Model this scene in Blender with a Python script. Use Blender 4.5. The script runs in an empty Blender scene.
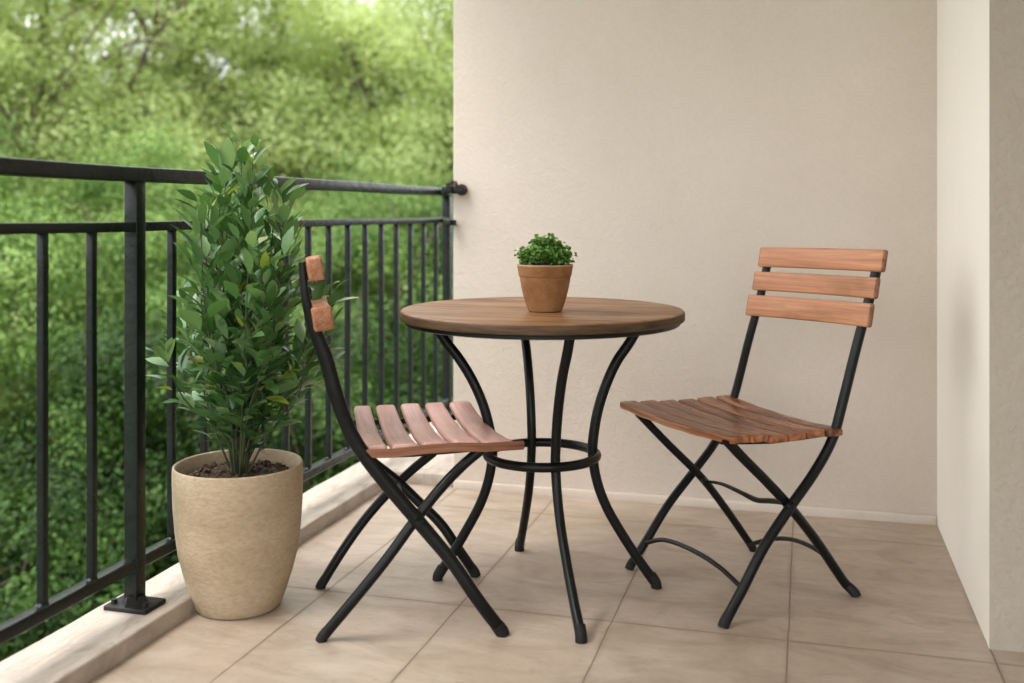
import bpy, bmesh, math, random
import numpy as np
from mathutils import Vector, Matrix
R = math.radians
scene = bpy.context.scene
COL = scene.collection
rng = random.Random(7)
nrg = np.random.default_rng(11)

# ------------------------------------------------------------------ camera frame
TH = R(15.8); F_PX = 1040.0; CX = 512.0; HY = 213.0; EYE = 0.99
FW = Vector((-math.sin(TH), math.cos(TH), 0)); RT = Vector((math.cos(TH), math.sin(TH), 0))
def W(r, f, z=0.0):                       # metres right of / ahead of the viewpoint
    p = RT*r + FW*f; return Vector((p.x, p.y, z))
def P(u, v, d):                           # a point at depth d
    return W((u-CX)/F_PX*d, d, EYE-(v-HY)/F_PX*d)

cam = bpy.data.cameras.new('camera'); co = bpy.data.objects.new('camera', cam); COL.objects.link(co)
co.location = (0, 0, EYE); co.rotation_euler = (R(90), 0, TH)
cam.sensor_width = 36; cam.lens = F_PX/1024*36; cam.shift_y = -(341.5-HY)/1024
cam.clip_end = 2000; cam.clip_start = 0.05
cam.dof.use_dof = True; cam.dof.focus_distance = 2.75; cam.dof.aperture_fstop = 1.8
scene.camera = co

# ------------------------------------------------------------------ materials
def nt(name):
    m = bpy.data.materials.new(name); m.use_nodes = True
    t = m.node_tree; b = t.nodes['Principled BSDF']; return m, t, b
def N(t, kind, **kw):
    n = t.nodes.new(kind)
    for k, v in kw.items():
        if k in n.inputs.keys(): n.inputs[k].default_value = v
        else: setattr(n, k, v)
    return n
def ramp(t, stops, fac):
    r = t.nodes.new('ShaderNodeValToRGB'); e = r.color_ramp.elements
    while len(e) < len(stops): e.new(0.5)
    for el, (p, c) in zip(e, stops): el.position = p; el.color = (*c, 1)
    t.links.new(fac, r.inputs['Fac']); return r.outputs['Color']
def mapped(t, src, scale):
    mp = t.nodes.new('ShaderNodeMapping'); mp.inputs['Scale'].default_value = scale
    t.links.new(src, mp.inputs['Vector']); return mp.outputs['Vector']
def noise(t, vec, scale, detail=4, rough=0.55, dist=0.0):
    n = N(t, 'ShaderNodeTexNoise'); n.inputs['Scale'].default_value = scale
    n.inputs['Detail'].default_value = detail; n.inputs['Roughness'].default_value = rough
    n.inputs['Distortion'].default_value = dist
    t.links.new(vec, n.inputs['Vector']); return n.outputs['Fac']
def bump(t, b, h, strength, dist=0.01, prev=None):
    n = t.nodes.new('ShaderNodeBump'); n.inputs['Strength'].default_value = strength
    n.inputs['Distance'].default_value = dist; t.links.new(h, n.inputs['Height'])
    if prev: t.links.new(prev, n.inputs['Normal'])
    t.links.new(n.outputs['Normal'], b.inputs['Normal']); return n.outputs['Normal']
def mixc(t, a, b_, fac, mode='MIX'):
    n = t.nodes.new('ShaderNodeMix'); n.data_type = 'RGBA'; n.blend_type = mode
    if hasattr(fac, 'links') or not isinstance(fac, (int, float)): t.links.new(fac, n.inputs['Factor'])
    else: n.inputs['Factor'].default_value = fac
    for s, i in ((a, 6), (b_, 7)):
        if isinstance(s, tuple): n.inputs[i].default_value = (*s, 1)
        else: t.links.new(s, n.inputs[i])
    return n.outputs[2]
def geo(t): return t.nodes.new('ShaderNodeNewGeometry').outputs['Position']

def mat_stucco(name, c1, c2, strength, sc=70):
    m, t, b = nt(name); p = geo(t)
    base = ramp(t, [(0.3, c1), (0.7, c2)], noise(t, p, 1.3, 5, 0.6))
    fine = noise(t, p, sc, 6, 0.65)
    col = mixc(t, base, ramp(t, [(0.35, (0.90,)*3), (0.65, (1.0,)*3)], fine), 0.5, 'MULTIPLY')
    # faint grime streaks running down
    st = noise(t, mapped(t, p, (1.6, 1.6, 0.9)), 1.6, 6, 0.65)
    col = mixc(t, col, ramp(t, [(0.36, (0.93, 0.91, 0.88)), (0.62, (1, 1, 1))], st), 0.22, 'MULTIPLY')
    t.links.new(col, b.inputs['Base Color']); b.inputs['Roughness'].default_value = 0.93
    b.inputs['Specular IOR Level'].default_value = 0.2
    n1 = bump(t, b, noise(t, p, sc*0.45, 4, 0.6), strength*0.7, 0.006)
    bump(t, b, fine, strength, 0.006, n1); return m
M = {}
M['stucco'] = mat_stucco('stucco_beige', (0.605, 0.537, 0.470), (0.66, 0.592, 0.525), 0.42, 110)
M['stucco_side'] = mat_stucco('stucco_lit_side', (0.80, 0.755, 0.675), (0.83, 0.785, 0.705), 0.16, 110)  # light from the open side is put into this pale tone
M['stucco_pillar'] = mat_stucco('stucco_coarse_shaded', (0.40, 0.355, 0.295), (0.45, 0.405, 0.34), 0.85, 58)  # coarse plaster; shade on the front face is painted into the darker tone
M['ceiling'] = mat_stucco('ceiling_paint', (0.68, 0.65, 0.58), (0.72, 0.69, 0.62), 0.15)
M['skirting'] = mat_stucco('skirting_plaster', (0.55, 0.485, 0.415), (0.66, 0.59, 0.52), 0.3)

def mat_floor():
    m, t, b = nt('stone_tiles'); p = geo(t)
    br = t.nodes.new('ShaderNodeTexBrick')
    mp = t.nodes.new('ShaderNodeMapping'); mp.inputs['Location'].default_value = (-0.399, -2.49, 0)
    # tile widths as laid: a little narrower towards the railing
    sx = t.nodes.new('ShaderNodeSeparateXYZ'); t.links.new(p, sx.inputs[0])
    def mth(op, a, b_):
        n = t.nodes.new('ShaderNodeMath'); n.operation = op
        for k_, x_ in enumerate((a, b_)):
            if isinstance(x_, (int, float)): n.inputs[k_].default_value = x_
            else: t.links.new(x_, n.inputs[k_])
        return n.outputs[0]
    s_ = mth('SUBTRACT', 0.402, sx.outputs[0]); s2 = mth('MULTIPLY', s_, s_)
    wob = mth('MULTIPLY', mth('SUBTRACT', noise(t, p, 6, 4, 0.6), 0.5), 0.006)
    nn_ = mth('ADD', mth('ADD', mth('MULTIPLY', s_, 2.178*0.41), mth('MULTIPLY', s2, 0.19*0.41)), wob)
    cx_ = t.nodes.new('ShaderNodeCombineXYZ'); t.links.new(nn_, cx_.inputs[0]); t.links.new(mth('ADD', sx.outputs[1], wob), cx_.inputs[1])
    mp.inputs['Location'].default_value = (0, -2.49, 0)
    t.links.new(cx_.outputs[0], mp.inputs['Vector']); t.links.new(mp.outputs[0], br.inputs['Vector'])
    br.offset = 0.0; br.squash = 1.0
    br.inputs['Scale'].default_value = 1.0; br.inputs['Brick Width'].default_value = 0.41
    br.inputs['Row Height'].default_value = 0.83; br.inputs['Mortar Size'].default_value = 0.0026
    br.inputs['Mortar Smooth'].default_value = 0.7
    br.inputs['Color1'].default_value = (0.2, 0.2, 0.2, 1); br.inputs['Color2'].default_value = (0.8, 0.8, 0.8, 1)
    vein = noise(t, mapped(t, p, (1.3, 3.0, 1)), 3.2, 9, 0.66, 0.9)
    base = ramp(t, [(0.30, (0.34, 0.268, 0.205)), (0.5, (0.445, 0.362, 0.29)), (0.68, (0.52, 0.435, 0.36))], vein)
    cl = noise(t, p, 2.2, 4, 0.6)
    base = mixc(t, base, ramp(t, [(0.32, (0.80, 0.76, 0.70)), (0.62, (1, 1, 1))], cl), 0.9, 'MULTIPLY')
    spots = noise(t, mapped(t, p, (2, 9, 1)), 9, 3, 0.5)
    base = mixc(t, base, ramp(t, [(0.27, (0.70, 0.60, 0.48)), (0.36, (1, 1, 1))], spots), 0.6, 'MULTIPLY')
    sepv = ramp(t, [(0.0, (0.94,)*3), (1.0, (1.03,)*3)], br.outputs['Color'])
    base = mixc(t, base, sepv, 1.0, 'MULTIPLY')
    # dirt gathered beside the joints and in soft patches
    b2 = t.nodes.new('ShaderNodeTexBrick'); b2.offset = 0.0; b2.squash = 1.0
    for k_, v_ in (('Scale', 1.0), ('Brick Width', 0.41), ('Row Height', 0.83), ('Mortar Size', 0.016), ('Mortar Smooth', 1.0)): b2.inputs[k_].default_value = v_
    t.links.new(mp.outputs[0], b2.inputs['Vector'])
    dm = t.nodes.new('ShaderNodeMath'); dm.operation = 'MULTIPLY'; t.links.new(b2.outputs['Fac'], dm.inputs[0])
    t.links.new(ramp(t, [(0.42, (0.05,)*3), (0.62, (0.55,)*3)], noise(t, p, 7, 5, 0.65)), dm.inputs[1])
    base = mixc(t, base, (0.25, 0.185, 0.125), dm.outputs[0])
    gr = noise(t, p, 45, 5, 0.7)
    base = mixc(t, base, ramp(t, [(0.3, (0.88, 0.86, 0.83)), (0.5, (1, 1, 1))], gr), 0.7, 'MULTIPLY')
    col = mixc(t, base, (0.21, 0.16, 0.115), br.outputs['Fac'])
    t.links.new(col, b.inputs['Base Color'])
    rr = ramp(t, [(0.3, (0.36,)*3), (0.7, (0.52,)*3)], cl); t.links.new(rr, b.inputs['Roughness'])
    inv = t.nodes.new('ShaderNodeMath'); inv.operation = 'SUBTRACT'; inv.inputs[0].default_value = 1
    t.links.new(br.outputs['Fac'], inv.inputs[1])
    n1 = bump(t, b, noise(t, p, 3.0, 5, 0.55), 0.25, 0.006)
    bump(t, b, inv.outputs[0], 0.6, 0.003, n1); return m
M['floor'] = mat_floor()
def mat_kerb():
    m, t, b = nt('kerb_stone'); p = geo(t)
    v = noise(t, mapped(t, p, (6, 2.2, 3)), 3.5, 9, 0.7, 0.8)
    col = ramp(t, [(0.30, (0.25, 0.205, 0.16)), (0.5, (0.38, 0.325, 0.27)), (0.7, (0.47, 0.415, 0.35))], v)
    t.links.new(col, b.inputs['Base Color']); b.inputs['Roughness'].default_value = 0.6
    bump(t, b, noise(t, p, 14, 6, 0.6), 0.25, 0.006); return m
M['kerb'] = mat_kerb()

def mat_metal(name, c, rough, scale=160, rust=0.0):
    m, t, b = nt(name); p = geo(t)
    n = noise(t, p, 9, 5, 0.6)
    col = ramp(t, [(0.3, tuple(x*0.75 for x in c)), (0.7, tuple(x*1.3 for x in c))], n)
    if rust:
        k = noise(t, p, 60, 5, 0.7)
        col = mixc(t, col, (0.10, 0.06, 0.04), ramp(t, [(0.48, (0, 0, 0)), (0.62, (1, 1, 1))], k))
    t.links.new(col, b.inputs['Base Color']); b.inputs['Metallic'].default_value = 0.0; b.inputs['Specular IOR Level'].default_value = 0.22
    rr = ramp(t, [(0.3, (rough*0.8,)*3), (0.7, (min(1, rough*1.3),)*3)], noise(t, p, 23, 4, 0.6))
    t.links.new(rr, b.inputs['Roughness'])
    n1 = bump(t, b, noise(t, p, 34, 3, 0.5), 0.35, 0.004)
    bump(t, b, noise(t, p, scale, 4, 0.6), 0.22, 0.002, n1); return m
M['iron'] = mat_metal('black_iron', (0.0045, 0.0052, 0.0055), 0.33)
M['rail'] = mat_metal('railing_paint', (0.0080, 0.0112, 0.0100), 0.30)
M['bracket'] = mat_metal('rusty_bracket', (0.05, 0.04, 0.035), 0.7, rust=1.0)
M['rubber'] = mat_metal('rubber_cap', (0.012, 0.012, 0.012), 0.6)

def mat_wood(name, stops, gscale=(2.2, 46, 46), rough=0.5, stain=None, blot=0.5, objspace=False, fine=0.65):
    m, t, b = nt(name)
    if objspace: vec = t.nodes.new('ShaderNodeTexCoord').outputs['Object']
    else:
        a = t.nodes.new('ShaderNodeAttribute'); a.attribute_name = 'g'; vec = a.outputs['Vector']
    g = noise(t, mapped(t, vec, gscale), 1.0, 8, 0.66, 0.5)
    col = ramp(t, stops, g)
    g2 = noise(t, mapped(t, vec, (gscale[0]*2.5, gscale[1]*5, gscale[2]*5)), 1.0, 3, 0.5)
    col = mixc(t, col, ramp(t, [(0.36, (0.50, 0.46, 0.43)), (0.52, (1, 1, 1))], g2), fine, 'MULTIPLY')
    bl = noise(t, mapped(t, vec, (4, 11, 11)), 1.0, 5, 0.6)
    col = mixc(t, col, ramp(t, [(0.30, (0.62, 0.56, 0.50)), (0.5, (1, 1, 1))], bl), blot, 'MULTIPLY')
    if stain:
        s = noise(t, mapped(t, vec, stain[0]), 1.0, 4, 0.6, 0.3)
        col = mixc(t, col, stain[1], ramp(t, [(stain[2], (0, 0, 0)), (stain[2]+0.10, (0.85,)*3)], s))
    t.links.new(col, b.inputs['Base Color'])
    t.links.new(ramp(t, [(0.3, (rough*1.25,)*3), (0.7, (rough*0.85,)*3)], g), b.inputs['Roughness'])
    b.inputs['Specular IOR Level'].default_value = 0.3
    n1 = bump(t, b, g, 0.35, 0.003); bump(t, b, g2, 0.25, 0.0015, n1); return m
M['wood_back'] = mat_wood('wood_orange', [(0.25, (0.28, 0.115, 0.052)), (0.5, (0.43, 0.19, 0.092)), (0.75, (0.55, 0.275, 0.145))], rough=0.42, blot=0.7, fine=0.3)
M['wood_seat'] = mat_wood('wood_brown', [(0.28, (0.12, 0.038, 0.016)), (0.5, (0.30, 0.110, 0.045)), (0.72, (0.52, 0.25, 0.125))], rough=0.28, fine=0.4,
                          stain=((2.0, 22, 22), (0.035, 0.017, 0.011), 0.54))
M['wood_pink'] = mat_wood('wood_faded_rose', [(0.30, (0.47, 0.245, 0.20)), (0.5, (0.56, 0.315, 0.265)), (0.70, (0.64, 0.395, 0.345))], gscale=(1.6, 26, 26), fine=0.22, rough=0.40, blot=0.6)
M['wood_end'] = mat_wood('wood_endgrain', [(0.25, (0.12, 0.05, 0.028)), (0.5, (0.25, 0.11, 0.062)), (0.75, (0.36, 0.17, 0.10))], rough=0.6)
M['wood_end2'] = mat_wood('wood_slat_end', [(0.25, (0.20, 0.075, 0.035)), (0.5, (0.36, 0.16, 0.085)), (0.75, (0.48, 0.26, 0.16))], gscale=(40, 60, 60), rough=0.6)
M['wood_table'] = mat_wood('wood_table', [(0.26, (0.13, 0.055, 0.021)), (0.48, (0.27, 0.130, 0.054)), (0.74, (0.45, 0.255, 0.12))],
                           gscale=(2.4, 13, 13), fine=0.4, rough=0.40, stain=((2.6, 10, 10), (0.035, 0.018, 0.012), 0.56), blot=0.75, objspace=True)
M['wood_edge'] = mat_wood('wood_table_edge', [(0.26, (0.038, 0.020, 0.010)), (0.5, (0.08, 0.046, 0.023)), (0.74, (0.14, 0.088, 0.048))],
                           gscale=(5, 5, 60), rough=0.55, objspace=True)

def mat_pot(name, stops, sc, rings, bs):
    m, t, b = nt(name); oc = t.nodes.new('ShaderNodeTexCoord').outputs['Object']
    n = noise(t, mapped(t, oc, (1, 1, 1.3)), sc, 6, 0.6)
    col = ramp(t, stops, n)
    fine = noise(t, mapped(t, oc, (1, 1, 2.0)), sc*16, 4, 0.65)
    col = mixc(t, col, ramp(t, [(0.34, (0.74,)*3), (0.58, (1,)*3)], fine), 0.7, 'MULTIPLY')
    t.links.new(col, b.inputs['Base Color']); b.inputs['Roughness'].default_value = 0.78
    n1 = bump(t, b, noise(t, mapped(t, oc, (0.6, 0.6, rings)), 3, 4, 0.5), bs, 0.004)
    bump(t, b, noise(t, mapped(t, oc, (1, 1, 1.8)), sc*20, 4, 0.65), 0.6, 0.004, n1); return m
M['pot_big'] = mat_pot('pot_sand', [(0.3, (0.34, 0.255, 0.155)), (0.55, (0.44, 0.345, 0.23)), (0.75, (0.49, 0.395, 0.285))], 4, 16, 0.22)
M['pot_small'] = mat_pot('pot_terracotta', [(0.3, (0.19, 0.080, 0.026)), (0.5, (0.29, 0.135, 0.047)), (0.75, (0.37, 0.195, 0.080))], 14, 40, 0.25)
M['pot_rim'] = mat_pot('pot_terracotta_rim', [(0.3, (0.44, 0.24, 0.13)), (0.7, (0.58, 0.38, 0.26))], 14, 40, 0.2)
def mat_soil():
    m, t, b = nt('soil'); p = geo(t)
    n = noise(t, p, 90, 5, 0.7)
    t.links.new(ramp(t, [(0.35, (0.03, 0.018, 0.011)), (0.55, (0.11, 0.066, 0.04)), (0.72, (0.28, 0.18, 0.12))], n), b.inputs['Base Color'])
    b.inputs['Roughness'].default_value = 1; bump(t, b, noise(t, p, 60, 5, 0.7), 1, 0.02); return m
M['soil'] = mat_soil()
def mat_leaf(name, stops, rough, trans, spec=0.5, tcol=None):
    m, t, b = nt(name)
    a = t.nodes.new('ShaderNodeAttribute'); a.attribute_name = 'tone'
    col = ramp(t, stops, a.outputs['Fac'])
    t.links.new(col, b.inputs['Base Color']); b.inputs['Roughness'].default_value = rough
    b.inputs['Specular IOR Level'].default_value = spec if name in ('bush_leaf', 'herb_leaf') else 0.2
    tr = t.nodes.new('ShaderNodeBsdfTranslucent')
    tc = mixc(t, col, tcol or (1.0, 1.0, 0.55), 1.0, 'MULTIPLY')
    br = t.nodes.new('ShaderNodeMix'); br.data_type = 'RGBA'; br.blend_type = 'MIX'
    t.links.new(tc, tr.inputs['Color'])
    mx = t.nodes.new('ShaderNodeMixShader'); mx.inputs[0].default_value = trans
    t.links.new(b.outputs[0], mx.inputs[1]); t.links.new(tr.outputs[0], mx.inputs[2])
    t.links.new(mx.outputs[0], t.nodes['Material Output'].inputs['Surface']); return m
M['leaf_bush'] = mat_leaf('bush_leaf', [(0.0, (0.034, 0.098, 0.028)), (0.40, (0.105, 0.225, 0.070)), (0.8, (0.25, 0.40, 0.19)), (0.93, (0.26, 0.36, 0.05)), (1.0, (0.36, 0.42, 0.07))], 0.29, 0.28)
M['leaf_herb'] = mat_leaf('herb_leaf', [(0.0, (0.04, 0.12, 0.018)), (0.6, (0.11, 0.25, 0.04)), (1.0, (0.22, 0.38, 0.07))], 0.45, 0.25)
M['leaf_bright'] = mat_leaf('tree_leaf_bright', [(0.0, (0.060, 0.130, 0.026)), (0.5, (0.140, 0.240, 0.055)), (1.0, (0.30, 0.42, 0.13))], 0.6, 0.30)
M['leaf_hazed'] = mat_leaf('tree_leaf_hazed', [(0.0, (0.22, 0.30, 0.10)), (0.5, (0.40, 0.50, 0.20)), (1.0, (0.58, 0.67, 0.34))], 0.6, 0.52)  # distance haze painted into the leaf colour of the far trees
M['leaf_mid'] = mat_leaf('tree_leaf_mid', [(0.0, (0.055, 0.12, 0.030)), (0.5, (0.125, 0.22, 0.06)), (1.0, (0.27, 0.38, 0.13))], 0.6, 0.32)
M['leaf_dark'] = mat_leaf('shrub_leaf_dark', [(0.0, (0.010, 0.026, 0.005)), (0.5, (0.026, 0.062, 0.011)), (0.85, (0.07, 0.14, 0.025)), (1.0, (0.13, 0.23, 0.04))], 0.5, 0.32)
def mat_bark():
    m, t, b = nt('bark'); p = geo(t)
    n = noise(t, mapped(t, p, (6, 6, 1)), 3, 6, 0.7)
    t.links.new(ramp(t, [(0.3, (0.05, 0.035, 0.022)), (0.7, (0.16, 0.12, 0.085))], n), b.inputs['Base Color'])
    b.inputs['Roughness'].default_value = 0.95; bump(t, b, n, 0.8, 0.03); return m
M['bark'] = mat_bark()
def mat_stem():
    m, t, b = nt('stem'); p = geo(t)
    t.links.new(ramp(t, [(0.3, (0.025, 0.035, 0.012)), (0.7, (0.065, 0.07, 0.03))], noise(t, p, 40, 4)), b.inputs['Base Color'])
    b.inputs['Roughness'].default_value = 0.7; return m
M['stem'] = mat_stem()
def mat_ground():
    m, t, b = nt('garden_ground'); p = geo(t)
    t.links.new(ramp(t, [(0.3, (0.03, 0.05, 0.015)), (0.7, (0.09, 0.11, 0.035))], noise(t, p, 0.6, 8, 0.65)), b.inputs['Base Color'])
    b.inputs['Roughness'].default_value = 1; return m
M['ground'] = mat_ground()

# ------------------------------------------------------------------ mesh helpers
class MB:
    """one mesh under construction; keeps a per-vertex grain vector g"""
    def __init__(s): s.v = []; s.f = []; s.g = []; s.mi = []
    def add(s, verts, faces, g=None, mi=0):
        o = len(s.v); s.v += [tuple(x) for x in verts]
        s.g += [tuple(x) for x in (g if g is not None else verts)]
        for k, f in enumerate(faces):
            s.f.append([i+o for i in f]); s.mi.append(mi[k] if isinstance(mi, list) else mi)
    def build(s, name, mats, parent=None, smooth=True, origin=None, angle=35):
        me = bpy.data.meshes.new(name)
        off = Vector(origin) if origin is not None else Vector((0, 0, 0))
        me.from_pydata([(x-off.x, y-off.y, z-off.z) for x, y, z in s.v], [], s.f)
        if not isinstance(mats, (list, tuple)): mats = [mats]
        for m in mats: me.materials.append(m)
        for p, i in zip(me.polygons, s.mi): p.material_index = i
        at = me.attributes.new('g', 'FLOAT_VECTOR', 'POINT'); at.data.foreach_set('vector', np.array(s.g, dtype=np.float32).ravel())
        bm = bmesh.new(); bm.from_mesh(me); bmesh.ops.recalc_face_normals(bm, faces=bm.faces)
        for e in bm.edges:
            if len(e.link_faces) == 2 and e.calc_face_angle(0) > R(angle): e.smooth = False
        for f in bm.faces: f.smooth = smooth
        bm.to_mesh(me); bm.free()
        o = bpy.data.objects.new(name, me); COL.objects.link(o); o.location = off
        if parent: 
            o.parent = parent; o.location = off - parent.location
        return o
def tag(o, label=None, cat=None, group=None, kind=None):
    if label: o['label'] = label
    if cat: o['category'] = cat
    if group: o['group'] = group
    if kind: o['kind'] = kind
    return o
def empty(name, loc):
    o = bpy.data.objects.new(name, None); COL.objects.link(o); o.location = loc
    o.empty_display_size = 0.1; return o

def catmull(pts, n=8):
    pts = [Vector(p) if not isinstance(p, Vector) else p for p in pts]
    if len(pts) == 2: return [pts[0].lerp(pts[1], i/n) for i in range(n+1)]
    out = []
    for i in range(len(pts)-1):
        p0 = pts[i-1] if i else pts[0]*2-pts[1]
        p1, p2 = pts[i], pts[i+1]
        p3 = pts[i+2] if i+2 < len(pts) else pts[-1]*2-pts[-2]
        for k in range(n):
            t = k/n
            out.append(0.5*((2*p1)+(p2-p0)*t+(2*p0-5*p1+4*p2-p3)*t*t+(3*p1-p0-3*p2+p3)*t**3))
    out.append(pts[-1]); return out
def tube(mb, pts, rad, seg=14, n=8, smooth=True, caps=True, closed=False, flat=None, mi=0):
    """round bar; rad a number or list per point; flat=(vector, factor) squeezes it along a vector"""
    P_ = catmull(pts, n) if smooth else [Vector(p) for p in pts]
    m = len(P_)
    if isinstance(rad, (int, float)): rr = [rad]*m
    else:
        rr = []
        for i in range(m):
            x = i/(m-1)*(len(rad)-1); k = min(int(x), len(rad)-2); rr.append(rad[k]*(1-(x-k))+rad[k+1]*(x-k))
    up = None; vs = []; gs = []; L = 0
    for i in range(m):
        if closed: t = (P_[(i+1) % m]-P_[i-1]).normalized()
        else: t = (P_[min(i+1, m-1)]-P_[max(i-1, 0)]).normalized()
        if up is None:
            a = Vector((0, 0, 1)) if abs(t.z) < 0.9 else Vector((1, 0, 0)); up = (a-t*a.dot(t)).normalized()
        else: up = (up-t*up.dot(t)).normalized()
        sd = t.cross(up)
        if i: L += (P_[i]-P_[i-1]).length
        for k in range(seg):
            a = 2*math.pi*k/seg; d = (up*math.cos(a)+sd*math.sin(a))*rr[i]
            if flat: fv = flat[0].normalized(); d = d-fv*d.dot(fv)*(1-flat[1])
            vs.append(P_[i]+d); gs.append((L, rr[i]*math.cos(a), rr[i]*math.sin(a)))
    fs = []
    for i in range(m if closed else m-1):
        j = (i+1) % m
        for k in range(seg):
            k2 = (k+1) % seg; fs.append((i*seg+k, i*seg+k2, j*seg+k2, j*seg+k))
    if caps and not closed:
        fs.append(tuple(reversed(range(seg)))); fs.append(tuple((m-1)*seg+k for k in range(seg)))
    mb.add(vs, fs, gs, mi)
def sweep(mb, path, side, up, a, b, r=0.004, goff=None, mi=0, endmi=None, taper=None, cseg=3):
    """rounded rectangular bar along path (a = half width along side, b = half thickness along up), rounded ends"""
    path = [Vector(p) for p in path]; m = len(path)
    side = side if isinstance(side, list) else [side]*m; up = up if isinstance(up, list) else [up]*m
    g0 = goff or (rng.uniform(0, 50), rng.uniform(0, 50), rng.uniform(0, 50))
    def ring(c, s, u, aa, bb, rr, L):
        vs, gs = [], []
        for q, (sx, sy) in enumerate(((1, 1), (-1, 1), (-1, -1), (1, -1))):
            for k in range(cseg+1):
                an = (q+k/cseg)*math.pi/2
                x = sx*(aa-rr)+rr*math.cos(an); y = sy*(bb-rr)+rr*math.sin(an)
                vs.append(c+s*x+u*y); gs.append((g0[0]+L, g0[1]+x, g0[2]+y))
        return vs, gs
    rows = []; L = 0
    t0 = (path[1]-path[0]).normalized(); t1 = (path[-1]-path[-2]).normalized()
    for i in range(m):
        if i: L += (path[i]-path[i-1]).length
        aa, bb = (a, b) if taper is None else (a*taper(i/(m-1)), b)
        s, u = side[i].normalized(), up[i].normalized()
        if i == 0:
            for e in (1.0, 0.6, 0.25): rows.append(ring(path[0]-t0*(-e*r), s, u, aa-r*e*0.9, bb-r*e*0.9, max(r*(1-e*0.9), 1e-4), L+e*r)) if e == 1.0 else None
            rows[-1] = ring(path[0], s, u, aa-r*0.9, bb-r*0.9, max(r*0.12, 1e-4), 0)
            rows.append(ring(path[0]+t0*r*0.3, s, u, aa-r*0.3, bb-r*0.3, r*0.75, r*0.3))
            rows.append(ring(path[0]+t0*r, s, u, aa, bb, r, r))
        elif i == m-1:
            rows.append(ring(path[-1]-t1*r, s, u, aa, bb, r, L-r))
            rows.append(ring(path[-1]-t1*r*0.3, s, u, aa-r*0.3, bb-r*0.3, r*0.75, L-r*0.3))
            rows.append(ring(path[-1], s, u, aa-r*0.9, bb-r*0.9, max(r*0.12, 1e-4), L))
        else: rows.append(ring(path[i], s, u, aa, bb, r, L))
    seg = 4*(cseg+1); vs = []; gs = []
    for v, g in rows: vs += v; gs += g
    fs = []; mis = []
    for i in range(len(rows)-1):
        for k in range(seg):
            k2 = (k+1) % seg; fs.append((i*seg+k, i*seg+k2, (i+1)*seg+k2, (i+1)*seg+k))
            mis.append(endmi if endmi is not None and (i < 2 or i >= len(rows)-3) else mi)
    fs.append(tuple(reversed(range(seg)))); fs.append(tuple((len(rows)-1)*seg+k for k in range(seg)))
    mis += [endmi if endmi is not None else mi]*2
    mb.add(vs, fs, gs, mis)
def box(mb, lo, hi, r=0.0, mi=0):
    lo, hi = Vector(lo), Vector(hi)
    if r == 0:
        v = [(x, y, z) for z in (lo.z, hi.z) for y in (lo.y, hi.y) for x in (lo.x, hi.x)]
        mb.add(v, [(0, 2, 3, 1), (4, 5, 7, 6), (0, 1, 5, 4), (2, 6, 7, 3), (0, 4, 6, 2), (1, 3, 7, 5)], None, mi)
    else:
        c = (lo+hi)/2; h = (hi-lo)/2
        sweep(mb, [Vector((c.x, lo.y, c.z)), Vector((c.x, hi.y, c.z))], Vector((1, 0, 0)), Vector((0, 0, 1)), h.x, h.z, r, mi=mi)
def lathe(mb, prof, c, seg=64, mi=0, wob=0.0, ph=0.0):
    vs = []; 
    for (r, z) in prof:
        for k in range(seg):
            a = 2*math.pi*k/seg; rr = r*(1+wob*math.sin(2*a+ph+z*9)+wob*0.6*math.sin(3*a+ph*2-z*14))
            vs.append((c[0]+rr*math.cos(a), c[1]+rr*math.sin(a), c[2]+z+wob*0.25*r*math.sin(a+ph)))
    fs = []
    for i in range(len(prof)-1):
        for k in range(seg):
            k2 = (k+1) % seg; fs.append((i*seg+k, i*seg+k2, (i+1)*seg+k2, (i+1)*seg+k))
    fs.append(tuple(reversed(range(seg)))); fs.append(tuple((len(prof)-1)*seg+k for k in range(seg)))
    mb.add(vs, fs, None, mi)

# ------------------------------------------------------------------ the balcony shell
XC, YB = 0.400, 3.55          # inner corner of side wall / back wall
XL = -1.226                   # free edge of the back wall
YP = 2.567                    # face of the pillar
XK0, XK1, HK = -1.635, -1.455, 0.045   # kerb
m = MB(); box(m, (XK0+0.02, -1.6, -0.20), (3.0, 4.62, 0.0)); tag(m.build('balcony_floor', M['floor'], smooth=False), kind='structure')
m = MB()
n = 60                         # kerb with slightly uneven worn edges
path = [Vector(((XK0+XK1)/2+0.0015*math.sin(i*1.7), -1.6+6.22*i/n, HK/2+0.0005*math.sin(i*2.3)-0.0045)) for i in range(n+1)]
sweep(m, path, Vector((1, 0, 0)), Vector((0, 0, 1)), (XK1-XK0)/2, HK/2+0.005, 0.006)
sweep(m, [Vector((XK1-0.004+0.1145, YB+0.001, HK/2-0.0055)), Vector((XK1-0.004+0.1145, 4.62, HK/2-0.0055))], Vector((1, 0, 0)), Vector((0, 0, 1)), 0.1165, HK/2+0.004, 0.005)
tag(m.build('kerb', M['kerb']), kind='structure')
m = MB(); box(m, (XK0, -1.6, 2.62), (3.0, YB+0.3, 2.80)); tag(m.build('ceiling', M['ceiling'], smooth=False), kind='structure')

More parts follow.
